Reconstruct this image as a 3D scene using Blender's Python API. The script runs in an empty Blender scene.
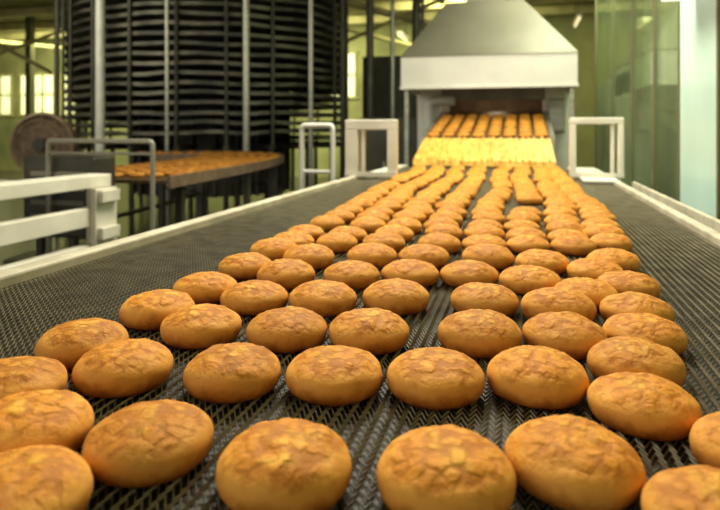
import bpy, math, random
from mathutils import Vector, Matrix, noise
random.seed(7)
C = bpy.context.scene.collection
bpy.context.scene.view_settings.view_transform='Standard'
BZ = 0.90            # belt top height
EYE = BZ + 0.215
PSI = math.atan(160/600)      # camera looks this much to the side of the belt direction
SX, SY, SH = math.cos(PSI), 1/math.cos(PSI), math.sin(PSI)
def P(x,y): return (SX*x, SY*y+SH*x)

# ---------------------------------------------------------------- materials
def mat(name, c1, c2=None, rough=0.5, metal=0.0, scale=8.0, bump=0.0, bscale=60.0, stretch=(1,1,1), emit=0.0, spec=0.5, detail=4):
    m = bpy.data.materials.new(name); m.use_nodes = True
    nt = m.node_tree; b = nt.nodes['Principled BSDF']
    c2 = c2 or tuple(x*0.75 for x in c1)
    tc = nt.nodes.new('ShaderNodeTexCoord'); mp = nt.nodes.new('ShaderNodeMapping')
    mp.inputs['Scale'].default_value = stretch
    nt.links.new(tc.outputs['Object'], mp.inputs['Vector'])
    n = nt.nodes.new('ShaderNodeTexNoise'); n.inputs['Scale'].default_value = scale; n.inputs['Detail'].default_value = detail
    nt.links.new(mp.outputs[0], n.inputs['Vector'])
    r = nt.nodes.new('ShaderNodeValToRGB')
    r.color_ramp.elements[0].position = 0.35; r.color_ramp.elements[1].position = 0.65
    r.color_ramp.elements[0].color = (*c2, 1); r.color_ramp.elements[1].color = (*c1, 1)
    nt.links.new(n.outputs['Fac'], r.inputs[0]); nt.links.new(r.outputs[0], b.inputs['Base Color'])
    b.inputs['Roughness'].default_value = rough; b.inputs['Metallic'].default_value = metal
    b.inputs['Specular IOR Level'].default_value = spec
    if emit:
        nt.links.new(r.outputs[0], b.inputs['Emission Color']); b.inputs['Emission Strength'].default_value = emit
    if bump:
        n2 = nt.nodes.new('ShaderNodeTexNoise'); n2.inputs['Scale'].default_value = bscale
        nt.links.new(mp.outputs[0], n2.inputs['Vector'])
        bp = nt.nodes.new('ShaderNodeBump'); bp.inputs['Strength'].default_value = bump; bp.inputs['Distance'].default_value = 0.01
        nt.links.new(n2.outputs['Fac'], bp.inputs['Height']); nt.links.new(bp.outputs[0], b.inputs['Normal'])
    return m

M_white = mat('painted_cream_metal', (0.80,0.77,0.65), (0.62,0.59,0.48), 0.45, 0.0, 6, 0.05)
M_rail  = mat('rail_cream', (0.66,0.61,0.46), (0.44,0.40,0.29), 0.45, 0.0, 14)
M_wire  = mat('belt_wire', (0.33,0.29,0.19), (0.19,0.165,0.105), 0.45, 0.65, 30)
M_bed   = mat('belt_bed', (0.032,0.028,0.018), (0.020,0.018,0.012), 0.6, 0.2, 20)
M_steel = mat('brushed_steel', (0.46,0.46,0.40), (0.32,0.32,0.27), 0.35, 0.6, 10, 0, 60, (1,1,6))
M_pole  = mat('pale_grey_paint', (0.70,0.70,0.64), (0.56,0.56,0.51), 0.4, 0.1, 5)
M_hoop  = mat('dull_grey_tube', (0.28,0.27,0.22), (0.20,0.19,0.155), 0.45, 0.3, 5)
M_dark  = mat('dark_steel', (0.070,0.065,0.048), (0.040,0.037,0.027), 0.45, 0.35, 7)
M_tier  = mat('tier_steel', (0.17,0.165,0.125), (0.040,0.040,0.030), 0.5, 0.4, 3.5)
M_hood  = mat('hood_grey_metal', (0.19,0.18,0.135), (0.14,0.132,0.096), 0.5, 0.2, 2.2)
M_hoodw = mat('hood_skirt_white', (0.84,0.84,0.77), (0.72,0.72,0.65), 0.4, 0.0, 3)
M_black = mat('oven_interior', (0.20,0.13,0.08), (0.10,0.065,0.04), 0.8)
M_chute = mat('yellow_chute_lit', (0.96,0.66,0.14), (0.64,0.30,0.04), 0.5, 0.0, 24, 0.3, 60, (1.3,1,.8), emit=0.17)  # brightly lit look put into the yellow, plus a glow of its own
M_fbrown= mat('fan_brown', (0.24,0.165,0.10), (0.14,0.095,0.06), 0.5, 0.2, 12)
M_floor = mat('floor_dark_epoxy', (0.085,0.07,0.045), (0.042,0.036,0.024), 0.25, 0.0, 1.5)
M_ceil  = mat('ceiling_ochre', (0.31,0.29,0.12), (0.17,0.165,0.06), 0.8, 0, 2)
M_beam  = mat('beam_yellow', (0.58,0.52,0.22), (0.40,0.36,0.14), 0.6, 0, 3)
M_wallb = mat('wall_olive_back', (0.38,0.38,0.15), (0.18,0.19,0.07), 0.8, 0, 0.9)
M_wallr = mat('wall_olive_right', (0.44,0.43,0.20), (0.22,0.22,0.10), 0.55, 0, 1.4, 0, 60, (1,1.6,0.25))
M_pil   = mat('pilaster_dark_olive', (0.15,0.145,0.065), (0.07,0.07,0.03), 0.5, 0, 2, 0, 60, (1,1,0.2))
M_win   = mat('window_daylight', (0.95,0.92,0.58), (0.62,0.68,0.34), 0.3, 0, 1.8, emit=1.1)
M_tube  = mat('lamp_glow', (1,0.88,0.50), (1,0.84,0.45), 0.3, 0, 2, emit=1.0)
M_green = mat('pale_green_reflection', (0.62,0.80,0.70), (0.46,0.66,0.55), 0.25, 0, 1.6, 0,60,(1,1,0.4), emit=0.12)  # reflection on the glass edge put into colour, with faint glow
M_glowbox = mat('glow_box_white', (0.95,0.95,0.93), (0.9,0.9,0.88), 0.4, 0, 3, emit=0.8)  # white glow for the added box over the partition
M_cab   = mat('cabinet_dark_green', (0.085,0.085,0.05), (0.05,0.05,0.03), 0.45, 0.1, 3)
M_cbelt = mat('cooling_belt', (0.12,0.075,0.03), (0.07,0.04,0.016), 0.5, 0.3, 30)

def glass_mat():
    m = bpy.data.materials.new('green_tinted_glass'); m.use_nodes = True
    nt = m.node_tree; nt.nodes.clear()
    o = nt.nodes.new('ShaderNodeOutputMaterial'); mx = nt.nodes.new('ShaderNodeMixShader'); m2 = nt.nodes.new('ShaderNodeMixShader')
    t = nt.nodes.new('ShaderNodeBsdfTransparent'); t.inputs[0].default_value = (0.88,0.94,0.80,1)
    g = nt.nodes.new('ShaderNodeBsdfGlossy'); g.inputs['Roughness'].default_value = 0.05; g.inputs[0].default_value=(0.85,0.94,0.78,1)
    d = nt.nodes.new('ShaderNodeBsdfDiffuse'); d.inputs[0].default_value=(0.55,0.66,0.42,1)
    n = nt.nodes.new('ShaderNodeTexNoise'); n.inputs['Scale'].default_value = 2.5; n.inputs['Detail'].default_value=3
    mr = nt.nodes.new('ShaderNodeMapRange'); mr.inputs[1].default_value=.35; mr.inputs[2].default_value=.65; mr.inputs[3].default_value = 0.12; mr.inputs[4].default_value = 0.34
    nt.links.new(n.outputs['Fac'], mr.inputs[0]); nt.links.new(mr.outputs[0], mx.inputs[0])
    nt.links.new(t.outputs[0], mx.inputs[1]); nt.links.new(g.outputs[0], mx.inputs[2])
    m2.inputs[0].default_value=0.09
    nt.links.new(mx.outputs[0], m2.inputs[1]); nt.links.new(d.outputs[0], m2.inputs[2]); nt.links.new(m2.outputs[0], o.inputs[0])
    return m
M_glass = glass_mat()

def cookie_mat():
    m = bpy.data.materials.new('baked_biscuit'); m.use_nodes = True
    nt = m.node_tree; L = nt.links; N = nt.nodes.new; b = nt.nodes['Principled BSDF']
    tc = N('ShaderNodeTexCoord'); oi = N('ShaderNodeObjectInfo')
    off = N('ShaderNodeVectorMath'); off.operation='ADD'
    cmb = N('ShaderNodeMath'); cmb.operation='MULTIPLY'; cmb.inputs[1].default_value = 7.0
    L.new(oi.outputs['Random'], cmb.inputs[0]); L.new(tc.outputs['Object'], off.inputs[0]); L.new(cmb.outputs[0], off.inputs[1])
    sep = N('ShaderNodeSeparateXYZ'); L.new(tc.outputs['Object'], sep.inputs[0])
    nz = N('ShaderNodeTexNoise'); nz.inputs['Scale'].default_value = 52; nz.inputs['Detail'].default_value = 5; nz.inputs['Roughness'].default_value=0.6
    L.new(off.outputs[0], nz.inputs['Vector'])
    nm = N('ShaderNodeMath'); nm.operation='MULTIPLY_ADD'; nm.inputs[1].default_value=0.028; nm.inputs[2].default_value=-0.014
    L.new(nz.outputs['Fac'], nm.inputs[0])
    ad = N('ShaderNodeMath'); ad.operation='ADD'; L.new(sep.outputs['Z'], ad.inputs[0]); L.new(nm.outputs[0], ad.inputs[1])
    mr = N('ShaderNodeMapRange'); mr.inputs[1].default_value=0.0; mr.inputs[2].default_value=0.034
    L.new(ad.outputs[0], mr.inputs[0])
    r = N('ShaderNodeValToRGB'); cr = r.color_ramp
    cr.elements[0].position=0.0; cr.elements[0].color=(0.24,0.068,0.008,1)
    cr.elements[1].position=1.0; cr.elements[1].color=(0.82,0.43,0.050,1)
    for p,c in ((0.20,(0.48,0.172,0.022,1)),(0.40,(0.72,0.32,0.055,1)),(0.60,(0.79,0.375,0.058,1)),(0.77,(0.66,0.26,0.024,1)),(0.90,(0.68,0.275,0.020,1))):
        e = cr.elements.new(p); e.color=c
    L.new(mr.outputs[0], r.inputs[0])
    wv = N('ShaderNodeTexVoronoi'); wv.feature='SMOOTH_F1'; wv.inputs['Scale'].default_value=105; wv.inputs['Smoothness'].default_value=0.35
    nd = N('ShaderNodeTexNoise'); nd.inputs['Scale'].default_value=80; nd.inputs['Detail'].default_value=4; L.new(off.outputs[0], nd.inputs['Vector'])
    sc = N('ShaderNodeVectorMath'); sc.operation='MULTIPLY_ADD'; sc.inputs[1].default_value=(0.014,0.014,0.014)
    L.new(nd.outputs['Color'], sc.inputs[0]); L.new(off.outputs[0], sc.inputs[2]); L.new(sc.outputs[0], wv.inputs['Vector'])
    cm = N('ShaderNodeMapRange'); cm.interpolation_type='SMOOTHSTEP'; cm.inputs[1].default_value=0.30; cm.inputs[2].default_value=0.72; cm.inputs[3].default_value=0; cm.inputs[4].default_value=1
    L.new(wv.outputs['Distance'], cm.inputs[0])
    tp = N('ShaderNodeMapRange'); tp.interpolation_type='SMOOTHSTEP'; tp.inputs[1].default_value=0.014; tp.inputs[2].default_value=0.030; L.new(ad.outputs[0], tp.inputs[0])
    ck = N('ShaderNodeMath'); ck.operation='MULTIPLY'; L.new(cm.outputs[0], ck.inputs[0]); L.new(tp.outputs[0], ck.inputs[1])
    ck2 = N('ShaderNodeMath'); ck2.operation='MULTIPLY'; ck2.inputs[1].default_value=0.62; L.new(ck.outputs[0], ck2.inputs[0])
    mix = N('ShaderNodeMix'); mix.data_type='RGBA'; L.new(ck2.outputs[0], mix.inputs[0]); L.new(r.outputs[0], mix.inputs[6]); mix.inputs[7].default_value=(0.36,0.11,0.007,1)
    hv = N('ShaderNodeHueSaturation'); hr = N('ShaderNodeMapRange'); hr.inputs[3].default_value=0.86; hr.inputs[4].default_value=1.08
    L.new(oi.outputs['Random'], hr.inputs[0]); L.new(hr.outputs[0], hv.inputs['Value']); L.new(mix.outputs[2], hv.inputs['Color'])
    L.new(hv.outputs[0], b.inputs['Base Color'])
    b.inputs['Roughness'].default_value=0.66; b.inputs['Specular IOR Level'].default_value=0.24
    fn = N('ShaderNodeTexNoise'); fn.inputs['Scale'].default_value=260; fn.inputs['Detail'].default_value=4; fn.inputs['Roughness'].default_value=.6; L.new(off.outputs[0], fn.inputs['Vector'])
    hm = N('ShaderNodeMath'); hm.operation='MULTIPLY_ADD'; hm.inputs[1].default_value=-0.9; L.new(ck.outputs[0], hm.inputs[0])
    fs = N('ShaderNodeMath'); fs.operation='MULTIPLY'; L.new(fn.outputs['Fac'], fs.inputs[0])
    fm = N('ShaderNodeMath'); fm.operation='MULTIPLY_ADD'; fm.inputs[1].default_value=0.5; fm.inputs[2].default_value=0.45; L.new(tp.outputs[0], fm.inputs[0])
    L.new(fm.outputs[0], fs.inputs[1]); L.new(fs.outputs[0], hm.inputs[2])
    bp = N('ShaderNodeBump'); bp.inputs['Strength'].default_value=0.7; bp.inputs['Distance'].default_value=0.0014
    L.new(hm.outputs[0], bp.inputs['Height']); L.new(bp.outputs[0], b.inputs['Normal'])
    return m
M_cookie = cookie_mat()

# ---------------------------------------------------------------- mesh builder
class MB:
    def __init__(s): s.v=[]; s.f=[]
    def box(s, a, b):
        i=len(s.v); x0,y0,z0=a; x1,y1,z1=b
        s.v += [(x0,y0,z0),(x1,y0,z0),(x1,y1,z0),(x0,y1,z0),(x0,y0,z1),(x1,y0,z1),(x1,y1,z1),(x0,y1,z1)]
        for q in ((0,3,2,1),(4,5,6,7),(0,1,5,4),(1,2,6,5),(2,3,7,6),(3,0,4,7)): s.f.append(tuple(i+k for k in q))
        return s
    def hexa(s, pts):
        i=len(s.v); s.v += [tuple(p) for p in pts]
        for q in ((0,3,2,1),(4,5,6,7),(0,1,5,4),(1,2,6,5),(2,3,7,6),(3,0,4,7)): s.f.append(tuple(i+k for k in q))
        return s
    def tube(s, pts, r, n=12, closed=False):
        pts=[Vector(p) for p in pts]; base=len(s.v); K=len(pts)
        prev=None
        for k,p in enumerate(pts):
            if closed: t=(pts[(k+1)%K]-pts[k-1]).normalized()
            else:
                a=pts[max(k-1,0)]; c=pts[min(k+1,K-1)]; t=(c-a).normalized()
            up=Vector((0,0,1)) if abs(t.z)<0.95 else Vector((0,1,0))
            if prev is not None:
                u=(prev-t*prev.dot(t))
                u = u.normalized() if u.length>1e-4 else t.cross(up).normalized()
            else: u=t.cross(up).normalized()
            prev=u; w=t.cross(u)
            for j in range(n):
                an=2*math.pi*j/n; q=p+(u*math.cos(an)+w*math.sin(an))*r
                s.v.append(tuple(q))
        R = K if closed else K-1
        for k in range(R):
            k2=(k+1)%K
            for j in range(n):
                j2=(j+1)%n
                s.f.append((base+k*n+j, base+k*n+j2, base+k2*n+j2, base+k2*n+j))
        if not closed:
            s.f.append(tuple(base+j for j in reversed(range(n)))); s.f.append(tuple(base+(K-1)*n+j for j in range(n)))
        return s

def rounded(pts, rad, seg=5):
    out=[Vector(pts[0])]
    for i in range(1,len(pts)-1):
        p=Vector(pts[i]); a=(Vector(pts[i-1])-p).normalized(); b=(Vector(pts[i+1])-p).normalized()
        A=p+a*rad; B=p+b*rad
        for k in range(seg+1):
            t=k/seg; out.append((1-t)**2*A+2*t*(1-t)*p+t*t*B)
    out.append(Vector(pts[-1])); return out

TH={}
def thing(name, label, cat, origin=(0,0,0), group=None, mode='scale'):
    o=bpy.data.objects.new(name,None); o.empty_display_size=0.1; C.objects.link(o)
    TH[o.name]=(Vector(origin),mode)
    q=P(origin[0],origin[1]); o.location=(q[0],q[1],origin[2]) if mode!='raw' else origin
    o['label']=label; o['category']=cat
    if group: o['group']=group
    return o
RZ=Matrix.Rotation(PSI,3,'Z')
def add(mb, name, m, parent=None, bevel=0.0, smooth=False, label=None, cat=None, kind=None, group=None, origin=None, mode='scale'):
    if parent: og,mode=TH[parent.name]
    elif origin: og=Vector(origin)
    else: og=Vector((0,0,0)); mode='raw'
    vs=[]
    for v in mb.v:
        d=Vector(v)-og
        if mode=='scale': d=Vector((d.x*SX,d.y*SY,d.z))
        elif mode=='rot': d=RZ@d
        vs.append(tuple(d))
    me=bpy.data.meshes.new(name); me.from_pydata(vs,[],mb.f); me.update()
    me.materials.append(m)
    if smooth:
        me.polygons.foreach_set('use_smooth',[True]*len(me.polygons))
        try: me.set_sharp_from_angle(angle=math.radians(40))
        except Exception: pass
    o=bpy.data.objects.new(name,me); C.objects.link(o)
    if parent: o.parent=parent
    elif mode=='raw': o.location=og
    else:
        q=P(og.x,og.y); o.location=(q[0],q[1],og.z)
    if bevel:
        bv=o.modifiers.new('bevel','BEVEL'); bv.width=bevel; bv.segments=2; bv.limit_method='ANGLE'
    if label: o['label']=label
    if cat: o['category']=cat
    if kind: o['kind']=kind
    if group: o['group']=group
    return o

# ---------------------------------------------------------------- room
XL,XR,YB,YF,ZC = -15.0, 1.6, 13.5, -3.0, 3.6
add(MB().box((XL,YF,-0.1),(XR,YB,0)),'floor',M_floor,kind='structure')
add(MB().box((XL,YF,ZC),(XR,YB,ZC+0.1)),'ceiling',M_ceil,kind='structure')
add(MB().box((XL-0.15,YF,-0.1),(XL,YB,ZC+0.1)),'wall_left',M_wallb,kind='structure')
add(MB().box((XR,YF,-0.1),(XR+0.15,YB,ZC+0.1)),'wall_right',M_wallr,kind='structure')
add(MB().box((XL-0.15,YB,-0.1),(XR+0.15,YB+0.15,ZC+0.1)),'wall_back',M_wallb,kind='structure')
for i,y in enumerate((5.5,7.2,8.6,10.0,11.4,12.6)):
    add(MB().box((XL,y,ZC-0.16),(XR,y+0.14,ZC)),'trim_%d'%(i+1),M_beam,kind='structure',bevel=0.01)
for i,(y,w_) in enumerate(((5.0,.3),(6.3,.4),(7.9,.5),(9.6,.8),(11.8,.5))):
    add(MB().box((XR-0.16,y,0),(XR,y+w_,ZC-0.17)),'trim_%d'%(i+11),M_pil,kind='structure',bevel=0.01)
wx=[(-14.6,-13.5),(-13.2,-12.1),(-11.9,-11.2),(-4.3,-3.7)]
for i,(a,b) in enumerate(wx):
    z0,z1=(1.55,2.6) if i<3 else (1.9,2.9)
    add(MB().box((a,YB-0.02,z0),(b,YB-0.005,z1)),'window_%d'%(i+1),M_win,kind='structure')
    fr=MB().box((a-0.06,YB-0.06,z0-0.06),(b+0.06,YB-0.021,z0)).box((a-0.06,YB-0.06,z1),(b+0.06,YB-0.021,z1+0.06))
    n=3
    for k in range(n+1):
        x=a+(b-a)*k/n; fr.box((x-0.02,YB-0.06,z0),(x+0.02,YB-0.021,z1))
    fr.box((a,YB-0.055,(z0+z1)/2-0.02),(b,YB-0.022,(z0+z1)/2+0.02))
    add(fr,'trim_%d'%(i+21),M_beam,kind='structure')
for i,(xa_,za_,xb_,zb_,yy) in enumerate(((-4.0,3.42,-1.0,2.55,8.2),(-3.4,3.42,-.6,2.55,9.6),(-4.6,3.42,-1.4,2.55,11.0),(-1.2,3.42,-3.6,2.55,10.4),
      (-11.0,3.4,-8.6,2.2,9.3),(-8.4,3.45,-11.6,2.7,10.6),(-12.5,3.3,-9.0,2.9,11.9))):
    add(MB().tube([(xa_,yy,za_),(xb_,yy+.2,zb_)],.04,8),'trim_%d'%(i+41),M_beam,kind='structure')
for i,x in enumerate((-9.1,-10.4,-7.4)):
    add(MB().box((x-.07,10.8,0),(x+.07,10.94,ZC)),'trim_%d'%(i+61),M_pil,kind='structure',bevel=.008)

# ---------------------------------------------------------------- main conveyor
BX0,BX1=-0.715,0.372; BY0,BY1=-0.25,3.40
conv=thing('conveyor','wide flat wire-mesh belt conveyor with cream side rails carrying baked biscuits','conveyor',(-0.17,1.5,0))
step=0.0052; nseg=int((BX1-BX0)/step); pitch=0.0084
mb=MB(); pts=[]
for k in range(nseg+1):
    pts.append((BX0+k*step, BY0+(0.0040 if k%2 else -0.0040), BZ-0.0036+(0.0012 if k%2 else -0.0008)))
mb.tube(pts,0.00115,4)
belt=add(mb,'belt',M_wire,conv,label='woven steel wire mesh belt')
ar=belt.modifiers.new('rows','ARRAY'); ar.use_relative_offset=False; ar.use_constant_offset=True
ar.constant_offset_displace=(0,pitch,0); ar.count=int((BY1-BY0)*SY/pitch)
add(MB().box((BX0,BY0,BZ-0.03),(BX1,BY1,BZ-0.0065)),'belt_bed',M_bed,conv)
def rail(x0,x1,name,y1=2.52):
    add(MB().box((x0,BY0,BZ-0.10),(x1,y1,BZ+0.012)),name,M_rail,conv,bevel=0.004)
rail(BX0-0.034,BX0-0.002,'side_rail'); rail(BX1+0.002,BX1+0.026,'side_rail')
rail(BX1+0.07,BX1+0.082,'side_rail')
add(MB().box((BX1+0.026,BY0,BZ-0.10),(BX1+0.07,2.52,BZ-0.015)),'side_channel',M_dark,conv)
for x0,x1 in ((BX0-0.02,-0.655),(0.258,BX1+0.03)):
    add(MB().box((x0,2.53,BZ+0.001),(x1,3.38,BZ+0.012)),'side_plate',M_white,conv,bevel=0.002)
for x in (BX0-0.03,BX1-0.01):
    for y in (0.0,1.4,3.1):
        add(MB().box((x,y,0),(x+0.05,y+0.06,BZ-0.10 if y<3 else BZ-0.031)),'leg',M_steel,conv,bevel=0.004)
mb=MB().tube([(BX0,BY1+0.0,BZ-0.035),(BX1,BY1+0.0,BZ-0.035)],0.03,20)
add(mb,'end_roller',M_steel,conv,smooth=True)

def flat_arch(x0,x1,y,z0,z1,w,w2,top,label,extra=None,m=M_white,depth=0.05):
    g=thing('guard_bracket',label,'bracket',((x0+x1)/2,y,z0),'guard brackets beside the belt')
    add(MB().box((x0,y,z0),(x0+w,y+depth,z1-top)),'upright',m,g,bevel=0.003)
    add(MB().box((x1-w2,y,z0),(x1,y+depth,z1-top)),'upright',m,g,bevel=0.003)
    add(MB().box((x0,y,z1-top),(x1,y+depth,z1)),'top_bar',m,g,bevel=0.004)
    if extra is not None:
        add(MB().box((extra,y+.01,z0),(extra+.014,y+depth-.01,z1-top)),'upright',m,g,bevel=0.002)
    add(MB().box((x0,y-.004,z0),(x1,y-.001,z0+.02)),'foot_plate',m,g)
flat_arch(-0.773,-0.535,2.62,BZ+0.0125,1.160,0.056,0.042,0.044,'cream painted bracket arching over the belt edge',extra=-.700)
flat_arch(0.216,0.440,2.56,BZ+0.0125,1.168,0.026,0.024,0.028,'cream painted bracket with double posts over the belt edge',extra=.388)
mb=MB().tube(rounded([(-0.975,2.66,0),(-0.975,2.66,1.135),(-0.825,2.66,1.135),(-0.825,2.66,0)],0.02),0.012,12)
mb.tube([(-0.975,2.66,0.93),(-0.825,2.66,0.93)],.009,8)
add(mb,'guard_rail',M_pole,smooth=True,label='slim grey tubular guard rail beside the biscuit belt',cat='guard rail',origin=(-0.89,2.66,0))

# ---------------------------------------------------------------- biscuits
def cookie_mesh(seed, NA=56, NR=30):
    R=0.0415; H=0.0315; v=[]; f=[]
    rnd=random.Random(seed); sx=1+rnd.uniform(-.012,.012); so=Vector((seed*3.1,seed*1.7,0))
    prof=[]
    zc=0.38*H
    for k in range(8):
        a=-math.pi/2+ (math.pi/2)*k/8
        prof.append((R*(0.83+0.17*math.cos(a)), zc*(1+math.sin(a))))
    nu=NR-8
    for k in range(nu):
        a=(math.pi/2)*k/nu; ca,sa=math.cos(a),math.sin(a)
        prof.append((R*ca**0.93, zc+(H-zc)*sa**1.0))
    for (r,z) in prof:
        for j in range(NA):
            t=2*math.pi*j/NA; x=r*math.cos(t)*sx; y=r*math.sin(t)/sx
            p=Vector((x,y,z))+so
            lo=noise.noise(p*30)*0.0011+noise.noise(p*75)*0.0006
            topm=max(0,min(1,(z-0.014)/0.012))
            hi=(abs(noise.noise(p*110))-0.2)*0.0020*topm + noise.noise(p*60)*0.0014*topm
            s=1+lo/max(r,0.015)*1.0
            v.append((x*s,y*s,max(0.0,z+(lo*0.4+hi if z>0.002 else 0))))
    n=len(prof)
    for k in range(n-1):
        for j in range(NA):
            j2=(j+1)%NA; f.append((k*NA+j,k*NA+j2,(k+1)*NA+j2,(k+1)*NA+j))
    zt=sum(v[(n-1)*NA+j][2] for j in range(NA))/NA
    v.append((0,0,0)); b=len(v)-1; v.append((0,0,zt+.0001)); t=len(v)-1
    for j in range(NA):
        j2=(j+1)%NA; f.append((b,j2,j)); f.append((t,(n-1)*NA+j,(n-1)*NA+j2))
    me=bpy.data.meshes.new('biscuit'); me.from_pydata(v,[],f); me.update()
    me.polygons.foreach_set('use_smooth',[True]*len(me.polygons)); me.materials.append(M_cookie)
    return me
CM=[cookie_mesh(i+1) for i in range(8)]
CF=[cookie_mesh(i+11,24,14) for i in range(3)]
def biscuit(x,y,z,sc=1.0,tilt=0.0,far=False,group='biscuits on the wire belt',label='round golden-brown biscuit with cracked top on wire-mesh belt'):
    o=bpy.data.objects.new('biscuit',random.choice(CF if far else CM)); C.objects.link(o)
    o.location=(x,y,z); o.rotation_euler=(tilt,0,0) if tilt else (0,0,random.uniform(0,6.28))
    o.scale=(sc,sc,sc*random.uniform(0.95,1.05)); o['label']=label; o['category']='biscuit'; o['group']=group
near=[(-.280,.335),(-.2455,.394),(-.143,.365),(-.043,.355),(.040,.366),(.098,.322),(.146,.388),(-.335,.408),(-.401,.474),
(-.414,.571),(-.344,.519),(-.243,.508),(-.154,.504),(-.066,.498),(.017,.492),(.088,.450),
(-.407,.678),(-.336,.628),(-.238,.615),(-.154,.609),(-.034,.600),(.045,.591),(.095,.530),(.122,.603),(.120,.683),
(-.403,.774),(-.328,.735),(-.239,.727),(-.151,.732),(-.036,.719),(.043,.692),
(-.406,.896),(-.335,.851),(-.232,.845),(-.150,.851),(-.060,.839),(.011,.808),(.075,.766),(.130,.790),
(-.410,1.01),(-.342,.962),(-.239,.970),(-.156,.968),(-.038,.952),(.034,.920),(.098,.872),(.145,.935)]
cz=BZ-0.001
allc=[]
for x,y in near:
    q=P(x,y); allc.append([q[0],q[1],random.uniform(0.975,0.995) if x<.06 else random.uniform(.93,.95),0])
cols=[-.412,-.330,-.246,-.161,-.061,.020,.097,.168]
yo=[0.03,0.0,0.0,0.005,-0.005,-0.012,-0.03,0.0]
y=1.076; rr_=0
while y<3.22:
    t=(y-1.085)/(3.3-1.085); cen=-0.065
    for ci,(c,o) in enumerate(zip(cols,yo)):
        x=c*(1+0.30*t) if c<cen else c*(1+0.12*t)-0.02*t*(c<0.05)
        if random.random()<0.02: continue
        x+=.010*math.sin(y*5.0+ci*.9)
        q=P(x+random.uniform(-.008,.008), y+o+random.uniform(-.018,.018))
        allc.append([q[0],q[1],random.uniform(0.90,0.95),1 if y>1.7 else 0])
    y+=0.1
for it in range(80):       # nothing may touch
    for i in range(len(allc)):
        a=allc[i]
        for j in range(i+1,len(allc)):
            b=allc[j]; dx=b[0]-a[0]; dy=b[1]-a[1]
            if abs(dx)>.09 or abs(dy)>.09: continue
            d=math.hypot(dx,dy); md=.0424*(a[2]+b[2])+.0003
            if d<md:
                k=(md-d)/d*.5; a[0]-=dx*k; a[1]-=dy*k; b[0]+=dx*k; b[1]+=dy*k
    for a in allc:
        if a[1]>2.3: a[0]=min(a[0],.168); a[0]=max(a[0],-.58); a[1]=min(a[1],3.43)
for x,y,s,fr in allc: biscuit(x,y,cz,s,far=bool(fr))

# ---------------------------------------------------------------- transfer conveyor from oven
T0=Vector((0,3.72,1.065)); T1=Vector((0,4.85,1.262)); sl=math.atan2(T1.z-T0.z,(T1.y-T0.y)*SY)
tx0,tx1=-0.585,0.205
tr=thing('transfer_conveyor','short sloping conveyor bringing biscuits out of the oven','conveyor',(-0.17,4.1,0))
add(MB().hexa([(tx0,T0.y,T0.z-.03),(tx1,T0.y,T0.z-.03),(tx1,T1.y,T1.z-.03),(tx0,T1.y,T1.z-.03),(tx0,T0.y,T0.z),(tx1,T0.y,T0.z),(tx1,T1.y,T1.z),(tx0,T1.y,T1.z)]),'belt',M_cbelt,tr)
for x0,x1 in ((tx0-.03,tx0),(tx1,tx1+.03)):
    add(MB().hexa([(x0,T0.y,T0.z-.07),(x1,T0.y,T0.z-.07),(x1,T1.y-.1,T1.z-.07),(x0,T1.y-.1,T1.z-.07),(x0,T0.y,T0.z+.012),(x1,T0.y,T0.z+.012),(x1,T1.y-.1,T1.z+.0),(x0,T1.y-.1,T1.z+.0)]),'side_rail',M_steel,tr)
mb=MB().hexa([(tx0-.03,3.46,.905),(tx1+.02,3.46,.905),(tx1+.0,3.73,1.03),(tx0,3.73,1.03),(tx0-.03,3.46,.935),(tx1+.02,3.46,.935),(tx1,3.71,1.062),(tx0,3.71,1.062)])
rs=random.Random(5)
for k in range(22):
    x=tx0+(tx1-tx0)*(k+0.5)/22+rs.uniform(-.008,.008); h=rs.uniform(.006,.016); e=rs.uniform(-.02,.015)
    mb.hexa([(x-.006,3.45+e,.934+e*.45),(x+.006,3.45+e,.934+e*.45),(x+.006,3.70,1.06),(x-.006,3.70,1.06),(x-.004,3.44+e,.934+h+e*.45),(x+.004,3.44+e,.934+h+e*.45),(x+.004,3.695,1.06+h),(x-.004,3.695,1.06+h)])
add(mb,'chute',M_chute,tr,label='yellow ribbed chute with painted-in brightness')
for x in (tx0-.02,tx1-.02):
    add(MB().box((x,3.8,0),(x+.04,3.86,1.04)),'leg',M_steel,tr,bevel=.003)
tr.location.x-=.022
nx=8
for i in range(6):
    for j in range(nx):
        yy=T0.y+0.05+i*0.150+random.uniform(-.012,.012); zz=T0.z+(yy-T0.y)*(T1.z-T0.z)/(T1.y-T0.y)+0.0005
        xx=tx0+0.05+(tx1-tx0-0.10)*j/(nx-1)
        biscuit(-.022-.17*SX+(xx+.17)*SX, P(-.17,4.1)[1]+(yy-4.1)*SY, zz, 1.0,tilt=sl,far=True,group='biscuits leaving the oven',label='small golden-brown biscuit in close row on sloping oven belt')

# ---------------------------------------------------------------- oven with hood
ov=thing('tunnel_oven','large tunnel oven with grey extraction hood and white skirt','oven',(-0.17,7,0))
ox0,ox1=-0.83,0.43
add(MB().box((ox0,4.9,0),(tx0-.035,11,1.60)),'body',M_hoodw,ov,bevel=.01)
add(MB().box((tx1+.035,4.9,0),(ox1,11,1.60)),'body',M_hoodw,ov,bevel=.01)
add(MB().box((tx0-.035,4.95,1.50),(tx1+.035,11,1.60)),'lintel',M_dark,ov)
add(MB().box((tx0-.035,5.5,0),(tx1+.035,5.6,1.5)),'inner_wall',M_black,ov)
add(MB().box((tx0-.035,4.95,0.6),(tx1+.035,5.5,1.15)),'hearth',M_black,ov)
add(MB().box((tx0-.035,4.92,1.36),(tx1+.035,4.945,1.52)),'mouth_flap',M_hoop,ov,bevel=.003,label='grey metal flap over oven mouth')
hy0,hy1=4.2,5.6; hz0,hz1,hz2=1.409,1.642,2.125
sk=MB()
w=.02
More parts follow.
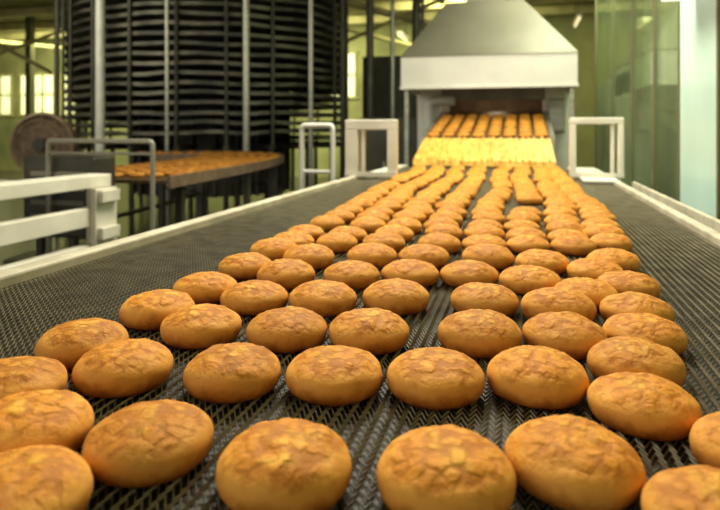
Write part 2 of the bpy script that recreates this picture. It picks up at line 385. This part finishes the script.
sk.box((ox0,hy0,hz0),(ox1,hy0+w,hz1)).box((ox0,hy0+w,hz0),(ox0+w,hy1,hz1)).box((ox1-w,hy0+w,hz0),(ox1,hy1,hz1))
sk.box((ox0-.006,hy0-.012,hz0-.0),(ox1+.006,hy0-.001,hz0+.02))
add(sk,'hood_skirt',M_hoodw,ov,bevel=.003,label='white hood skirt')
hd=MB().hexa([(ox0-.008,hy0-.01,hz1),(ox1+.008,hy0-.01,hz1),(ox1+.008,hy1,hz1),(ox0-.008,hy1,hz1),
 (-0.55,4.66,hz2),(0.06,4.66,hz2),(0.06,5.2,hz2),(-0.55,5.2,hz2)])
add(hd,'hood',M_hood,ov,bevel=.006,label='grey metal tapered hood')
add(MB().box((-0.40,4.78,hz2),(-0.08,5.1,ZC)),'flue',M_hood,ov,bevel=.01)
mb=MB().tube(rounded([(-0.72,4.86,0.7),(-0.72,4.86,1.36),(-0.5,4.86,1.36)],.08),.045,16)
add(mb,'duct',M_hoodw,ov,smooth=True)
for x in (ox0+.02,ox1-.05):
    add(MB().box((x,4.24,0),(x+.03,4.27,hz0+.1)),'hood_post',M_steel,ov,bevel=.003)
add(MB().box((tx1+.06,4.83,1.10),(ox1-.04,4.9,1.36)),'control_box',M_steel,ov,bevel=.01)
ov.location.x-=.038

# ---------------------------------------------------------------- spiral cooling tower
tc=(-4.07,7.43)
sp=thing('spiral_cooler','tall dark spiral cooling tower with stacked belt tiers and vertical posts','spiral conveyor',(tc[0],tc[1],0),mode='raw')
mb=MB(); turns=22; seg=60; z0=1.0; dz=0.107; ri,ro=1.1,1.80
N=turns*seg
for k in range(N+1):
    a=2*math.pi*k/seg; z=z0+dz*k/seg; ca,sa=math.cos(a),math.sin(a)
    wob=.026*noise.noise(Vector((ca*4,sa*4,z*5)))
    for (r_,zz) in ((ri,z),(ro,z),(ro,z+.020),(ro+.02,z+.020),(ro+.02,z-.018),(ri,z-.016)):
        mb.v.append((tc[0]+r_*ca,tc[1]+r_*sa,zz+wob))
for k in range(N):
    for j in range(6):
        j2=(j+1)%6; mb.f.append((k*6+j,k*6+j2,(k+1)*6+j2,(k+1)*6+j))
add(mb,'spiral_belt',M_tier,sp,label='stacked thin tiers of grey-brown spiral belt')
mb=MB().tube([(tc[0],tc[1],.3),(tc[0],tc[1],3.44)],.98,40)
for k in range(24):
    a=2*math.pi*k/24; mb.box((tc[0]+1.03*math.cos(a)-.025,tc[1]+1.03*math.sin(a)-.025,.3),(tc[0]+1.03*math.cos(a)+.025,tc[1]+1.03*math.sin(a)+.025,3.44))
add(mb,'drum',M_dark,sp,smooth=True)
for (x,yq,rr,m) in ((-4.32,5.46,.050,M_pole),(-3.54,5.50,.020,M_steel),(-2.82,5.87,.036,M_steel),(-2.31,6.48,.028,M_steel),(-2.12,7.1,.03,M_dark),(-5.1,5.72,.03,M_dark),(-2.6,8.9,.04,M_dark),(-5.6,8.8,.04,M_dark),(-4.1,9.42,.04,M_dark)):
    add(MB().tube([(x,yq,0),(x,yq,3.59)],rr,14),'post',m,sp,smooth=True,label='pale grey post' if m is M_pole else None)
mb=MB()
for k in range(22):
    a=2*math.pi*k/22+.15; mb.tube([(tc[0]+.95*math.cos(a),tc[1]+.95*math.sin(a),.92),(tc[0]+1.84*math.cos(a),tc[1]+1.84*math.sin(a),.92)],.03,8)
    mb.tube([(tc[0]+1.8*math.cos(a),tc[1]+1.8*math.sin(a),0),(tc[0]+1.8*math.cos(a),tc[1]+1.8*math.sin(a),.95)],.03,8)
    mb.tube([(tc[0]+1.84*math.cos(a),tc[1]+1.84*math.sin(a),.95),(tc[0]+1.84*math.cos(a),tc[1]+1.84*math.sin(a),3.42)],.020,8)
add(mb,'base_frame',M_dark,sp)

# ---------------------------------------------------------------- curved conveyor leaving the cooler
ctl=[Vector((*P(a,b),0)) for a,b in ((-1.95,2.78),(-2.03,3.6),(-2.15,5.3),(-2.42,5.75),(-3.1,5.65),(-3.4,5.5))]
def bez(t):
    p=ctl[:]
    while len(p)>1: p=[p[i].lerp(p[i+1],t) for i in range(len(p)-1)]
    return p[0]
path=[bez(k/40) for k in range(41)]
def frame_at(k):
    a=path[max(k-1,0)]; b=path[min(k+1,40)]; t=(b-a).normalized(); return Vector((-t.y,t.x,0))
cc=thing('curved_conveyor','low curved conveyor covered with rows of biscuits beside the spiral cooler','conveyor',(-2.2,3.8,0),mode='raw')
HW=0.34
def strip(off0,off1,za,zb,name,m):
    mb=MB()
    for k in range(41):
        n_=frame_at(k); p=path[k]
        for (o_,z_) in ((off0,za),(off1,za),(off1,zb),(off0,zb)):
            q=p-n_*o_; mb.v.append((q.x,q.y,z_))
    for k in range(40):
        for j in range(4):
            j2=(j+1)%4; mb.f.append((k*4+j,(k+1)*4+j,(k+1)*4+j2,k*4+j2))
    mb.f.append((3,2,1,0)); mb.f.append((160,161,162,163))
    return add(mb,name,m,cc)
strip(-HW,HW,.87,.885,'belt',M_cbelt); strip(HW,HW+.015,.85,.905,'side_rail',M_fbrown); strip(-HW-.015,-HW,.85,.905,'side_rail',M_fbrown)
strip(HW-.02,HW+.01,.60,.62,'lower_rail',M_dark); strip(-HW-.01,-HW+.02,.60,.62,'lower_rail',M_dark)
for k in (2,9,16,22,28,34,38):
    for o_ in (-HW+.05,HW-.05):
        q=path[k]-frame_at(k)*o_
        add(MB().box((q.x-.018,q.y-.018,0),(q.x+.018,q.y+.018,.87)),'leg',M_dark,cc)
mb=MB()
def lowdome(cx,cy,z):
    i=len(mb.v); n=10; R=.038
    for (r_,h_) in ((.8,0),(1,.4),(.75,.85)):
        for j in range(n):
            a=2*math.pi*j/n; mb.v.append((cx+R*r_*math.cos(a),cy+R*r_*math.sin(a),z+.026*h_))
    mb.v.append((cx,cy,z+.026))
    for k in range(2):
        for j in range(n):
            j2=(j+1)%n; mb.f.append((i+k*n+j,i+k*n+j2,i+(k+1)*n+j2,i+(k+1)*n+j))
    for j in range(n): mb.f.append((i+2*n+j,i+2*n+(j+1)%n,i+3*n))
    mb.f.append(tuple(i+j for j in reversed(range(n))))
acc=0
for k in range(1,300):
    t=k/300; p=bez(t); q=bez(t-1/300); acc+=(p-q).length
    if acc>=0.120:
        acc=0; d=(p-q).normalized(); n_=Vector((-d.y,d.x,0))
        for j in range(7):
            o_=-HW+.055+j*(2*HW-.11)/6; c=p-n_*o_+d*(.02*(j-3))
            lowdome(c.x+random.uniform(-.006,.006),c.y+random.uniform(-.006,.006),.8855)
M_far=mat('far_biscuit_crust',(0.50,0.22,0.035),(0.30,0.115,0.013),0.7,0,14,spec=.2)
add(mb,'biscuits',M_far,smooth=True,label='mass of small brown biscuits on the curved cooling conveyor',cat='biscuits',kind='stuff',origin=(-2.2,3.8,.885),mode='raw')

# drive box between the side conveyor and the curved conveyor
db=thing('drive_box','dark steel drive box on thin legs beside the curved conveyor','machine',(-1.93,2.6,0))
add(MB().box((-2.13,2.52,.66),(-1.76,2.66,1.005)),'body',M_dark,db,bevel=.012)
for z in (.74,.80,.86,.92):
    add(MB().box((-2.08,2.512,z),(-1.81,2.519,z+.02)),'vent_slat',M_hoop,db)
for x in (-2.11,-1.81):
    add(MB().box((x,2.57,0),(x+.03,2.60,.66)),'leg',M_dark,db)

# ---------------------------------------------------------------- white framed conveyor at the side
xa=-1.62
wc=thing('side_conveyor','cream painted steel conveyor frame with open side beams','conveyor',(xa,2.2,0))
add(MB().box((xa-.11,-.2,.893),(xa,2.38,.942)),'beam',M_white,wc,bevel=.004)
add(MB().box((xa-.05,-.2,.75),(xa,2.38,.82)),'beam',M_white,wc,bevel=.004)
add(MB().box((xa-.05,-.2,.635),(xa,2.38,.68)),'beam',M_white,wc,bevel=.004)
add(MB().box((xa-.80,-.2,.893),(xa-.75,2.38,.938)),'beam',M_white,wc,bevel=.004)
add(MB().box((xa-.75,-.2,.880),(xa-.11,2.38,.905)),'belt',M_rail,wc)
for y in (0.0,1.2,2.27):
    add(MB().box((xa+.001,y-.01,.60),(xa+.026,y+.11,.893)),'side_plate',M_white,wc,bevel=.003)
    add(MB().box((xa+.027,y+.0,.84),(xa+.05,y+.10,.885)),'bracket_block',M_white,wc,bevel=.003)
    add(MB().box((xa+.027,y+.0,.70),(xa+.05,y+.10,.745)),'bracket_block',M_white,wc,bevel=.003)
    for x in (xa-.045,xa-.795):
        add(MB().box((x,y+.02,0),(x+.04,y+.08,.892)),'leg',M_white,wc,bevel=.004)

mb=MB().tube(rounded([(-1.97,2.44,0),(-1.97,2.44,1.07),(-1.455,2.44,1.07),(-1.455,2.44,0)],.02),.010,12)
mb.tube([(-1.97,2.44,1.02),(-1.455,2.44,1.02)],.006,8)
add(mb,'guard_rail',M_hoop,smooth=True,label='dull grey tubular guard rail at end of cream conveyor frame',cat='guard rail',origin=(-1.71,2.44,0),mode='scale')

# ---------------------------------------------------------------- floor fan / round blower
fan=thing('floor_fan','round brown caged blower drum on a dark stand','fan',(-4.1,5.15,0),mode='rot')
fc=Vector((-4.1,5.15,.99)); Rf=.26
ring=[(fc.x+Rf*math.cos(a),fc.y,fc.z+Rf*math.sin(a)) for a in [2*math.pi*k/40 for k in range(40)]]
mb=MB().tube(ring,.02,8,closed=True)
for rr in (.09,.15,.21):
    mb.tube([(fc.x+rr*math.cos(a),fc.y-.04,fc.z+rr*math.sin(a)) for a in [2*math.pi*k/32 for k in range(32)]],.006,6,closed=True)
for k in range(12):
    a=2*math.pi*k/12; mb.tube([(fc.x+.06*math.cos(a),fc.y-.05,fc.z+.06*math.sin(a)),(fc.x+Rf*math.cos(a),fc.y,fc.z+Rf*math.sin(a))],.005,6)
add(mb,'cage',M_fbrown,fan,smooth=True)
add(MB().tube([(fc.x,fc.y+.03,fc.z),(fc.x,fc.y+.13,fc.z)],Rf-.01,36),'housing',M_fbrown,fan,smooth=True)
add(MB().tube([(fc.x,fc.y-.07,fc.z),(fc.x,fc.y+.03,fc.z)],.055,20),'hub',M_dark,fan,smooth=True)
mb=MB().box((fc.x-.03,fc.y+.05,.03),(fc.x+.03,fc.y+.11,fc.z-Rf+.01)).box((fc.x-.25,fc.y-.15,0),(fc.x+.25,fc.y+.25,.03))
add(mb,'stand',M_dark,fan,bevel=.004)

# ---------------------------------------------------------------- cabinets & pipes between tower and oven
def cabinet(x0,x1,y0,y1,z1,label,doors=2):
    g=thing('electrical_cabinet',label,'cabinet',((x0+x1)/2,(y0+y1)/2,0))
    add(MB().box((x0,y0,.06),(x1,y1,z1)),'body',M_cab,g,bevel=.01)
    add(MB().box((x0+.03,y0+.03,0),(x1-.03,y1-.03,.06)),'plinth',M_dark,g)
    w=(x1-x0)/doors
    for k in range(doors):
        add(MB().box((x0+w*k+.015,y0-.02,.10),(x0+w*(k+1)-.015,y0-.001,z1-.04)),'door',M_cab,g,bevel=.004)
        add(MB().box((x0+w*(k+1)-.08,y0-.045,z1*.5),(x0+w*(k+1)-.055,y0-.021,z1*.5+.14)),'handle',M_steel,g,bevel=.003)
cabinet(-2.55,-1.75,9.6,10.2,2.3,'tall dark green metal electrical cabinet beside the spiral cooler')
cabinet(-1.8,-1.05,6.6,7.0,1.25,'low dark green metal cabinet beside the tunnel oven')
cabinet(-1.62,-1.15,9.3,9.9,1.75,'dark green metal cabinet beside vertical pipes',1)
for x,yq,r_ in ((-1.90,7.6,.05),(-1.70,8.0,.03),(-1.42,8.2,.06),(-1.25,7.7,.025)):
    add(MB().tube(rounded([(x,yq,0),(x,yq,2.9),(x+.1,yq+.5,3.3),(x+.1,yq+2,3.3)],.12),r_,14),'pipe',M_dark if r_!=.03 else M_steel,smooth=True,label='dark vertical pipe rising to the ceiling',cat='pipe',group='vertical pipes',origin=(x,yq,0))
for i,(x,yq) in enumerate(((-2.4,12.3),(-.95,11.6),(1.0,7.8),(1.0,10.5))):
    g=thing('ceiling_lamp','warm white tube lamp hung under the ceiling','lamp',(x,yq,3.0),'ceiling tube lamps',mode='scale')
    add(MB().tube([(x,yq-.4,3.0),(x,yq+.4,3.0)],.025,10),'tube',M_tube,g,smooth=True)
    add(MB().box((x-.05,yq-.42,3.03),(x+.05,yq+.42,3.07)),'housing',M_white,g)
    add(MB().tube([(x,yq-.3,3.07),(x,yq-.3,ZC)],.006,6),'hanger',M_dark,g)
    add(MB().tube([(x,yq+.3,3.07),(x,yq+.3,ZC)],.006,6),'hanger',M_dark,g)

# ---------------------------------------------------------------- glass partition on the other side
gp=thing('glass_partition','green-tinted glass partition with painted pale green reflection strip beside the belt','glass partition',(.62,3.2,0))
gx=.62
add(MB().box((gx,1.3,.80),(gx+.008,1.85,2.6)),'glass_pane',M_glass,gp)
add(MB().box((gx,2.34,.80),(gx+.008,4.9,2.6)),'glass_pane',M_glass,gp)
add(MB().box((gx-.004,1.88,.78),(gx+.012,2.31,2.6)),'reflection_panel',M_green,gp,bevel=.003,label='pale green panel painted as a glass edge reflection')  # solid strip in place of a reflection in the glass
for y in (1.86,2.32,2.75,3.3,4.0,4.9):
    add(MB().box((gx-.008,y-.012,.74),(gx+.016,y+.012,2.62)),'frame_post',M_pil,gp,bevel=.002)
add(MB().box((gx-.02,1.3,.70),(gx+.03,4.92,.74)),'sill',M_dark,gp,bevel=.003)
for y in (1.35,3.3,4.88):
    add(MB().box((gx-.015,y-.02,0),(gx+.025,y+.02,.70)),'leg',M_dark,gp)
cabinet(1.0,1.38,6.0,6.9,1.15,'low dark metal cabinet behind the glass partition',1)
g=thing('glow_box','added glowing white box standing for a bright patch above the glass partition','lamp',(.56,2.1,1.6))  # added glowing box that makes a bright white patch
add(MB().box((.50,1.7,1.570),(.60,2.12,1.65)),'housing',M_glowbox,g,bevel=.005)
add(MB().box((.60,1.85,1.60),(.615,1.90,1.63)),'bracket',M_dark,g)

# ---------------------------------------------------------------- lights
def area(name,loc,size,power,col,target=None,sy=None):
    l=bpy.data.lights.new(name,'AREA'); l.energy=power; l.color=col; l.shape='RECTANGLE'; l.size=size; l.size_y=sy or size
    o=bpy.data.objects.new(name,l); o.location=loc; C.objects.link(o)
    if target:
        o.rotation_euler=(Vector(target)-Vector(loc)).to_track_quat('-Z','Y').to_euler()
    return o
area('light_belt',(-0.5,2.3,3.0),0.9,120,(1,.94,.76),(-.1,.8,.9),1.2)
area('light_side',(-2.6,-.3,2.6),1.4,24,(1,.95,.82),(-.1,.6,.9))
area('light_oven',(-.2,2.4,2.2),1.0,20,(1,.94,.78),(-.2,4.6,1.7))
area('light_tower',(-4.6,3.6,3.2),2.6,70,(1,.94,.72),(-4.2,7.5,1.6))
area('light_rear',(-8.0,11.3,3.3),9.0,430,(.97,.97,.60),(-8.0,12.8,1.2),1.2)
area('light_rear_side',(-1.0,11.0,3.2),2.0,100,(.97,.96,.58),(-1.5,12.3,2.0),1.2)
area('light_right',(1.0,5.5,3.3),.8,150,(.98,1,.72),(1.5,6.5,1.0),4)
p=bpy.data.lights.new('fill_oven_inside','POINT'); p.energy=1.2; p.color=(1,.75,.45); p.shadow_soft_size=.08  # added point light that brightens the oven mouth from within
o=bpy.data.objects.new('fill_oven_inside',p); o.location=(-.2,5.35,1.42); C.objects.link(o)

w=bpy.data.worlds.new('world'); bpy.context.scene.world=w; w.use_nodes=True
w.node_tree.nodes['Background'].inputs[0].default_value=(1,.94,.78,1); w.node_tree.nodes['Background'].inputs[1].default_value=.66

# ---------------------------------------------------------------- camera
cam=bpy.data.cameras.new('camera'); co=bpy.data.objects.new('camera',cam); C.objects.link(co)
co.location=(0,0,EYE); co.rotation_euler=(math.pi/2,0,PSI)
cam.lens=30; cam.sensor_width=36; cam.sensor_fit='HORIZONTAL'
cam.shift_x=0; cam.shift_y=-(255-130)/720
cam.clip_start=.02; cam.clip_end=100
cam.dof.use_dof=True; cam.dof.focus_distance=.62; cam.dof.aperture_fstop=7
bpy.context.scene.camera=co
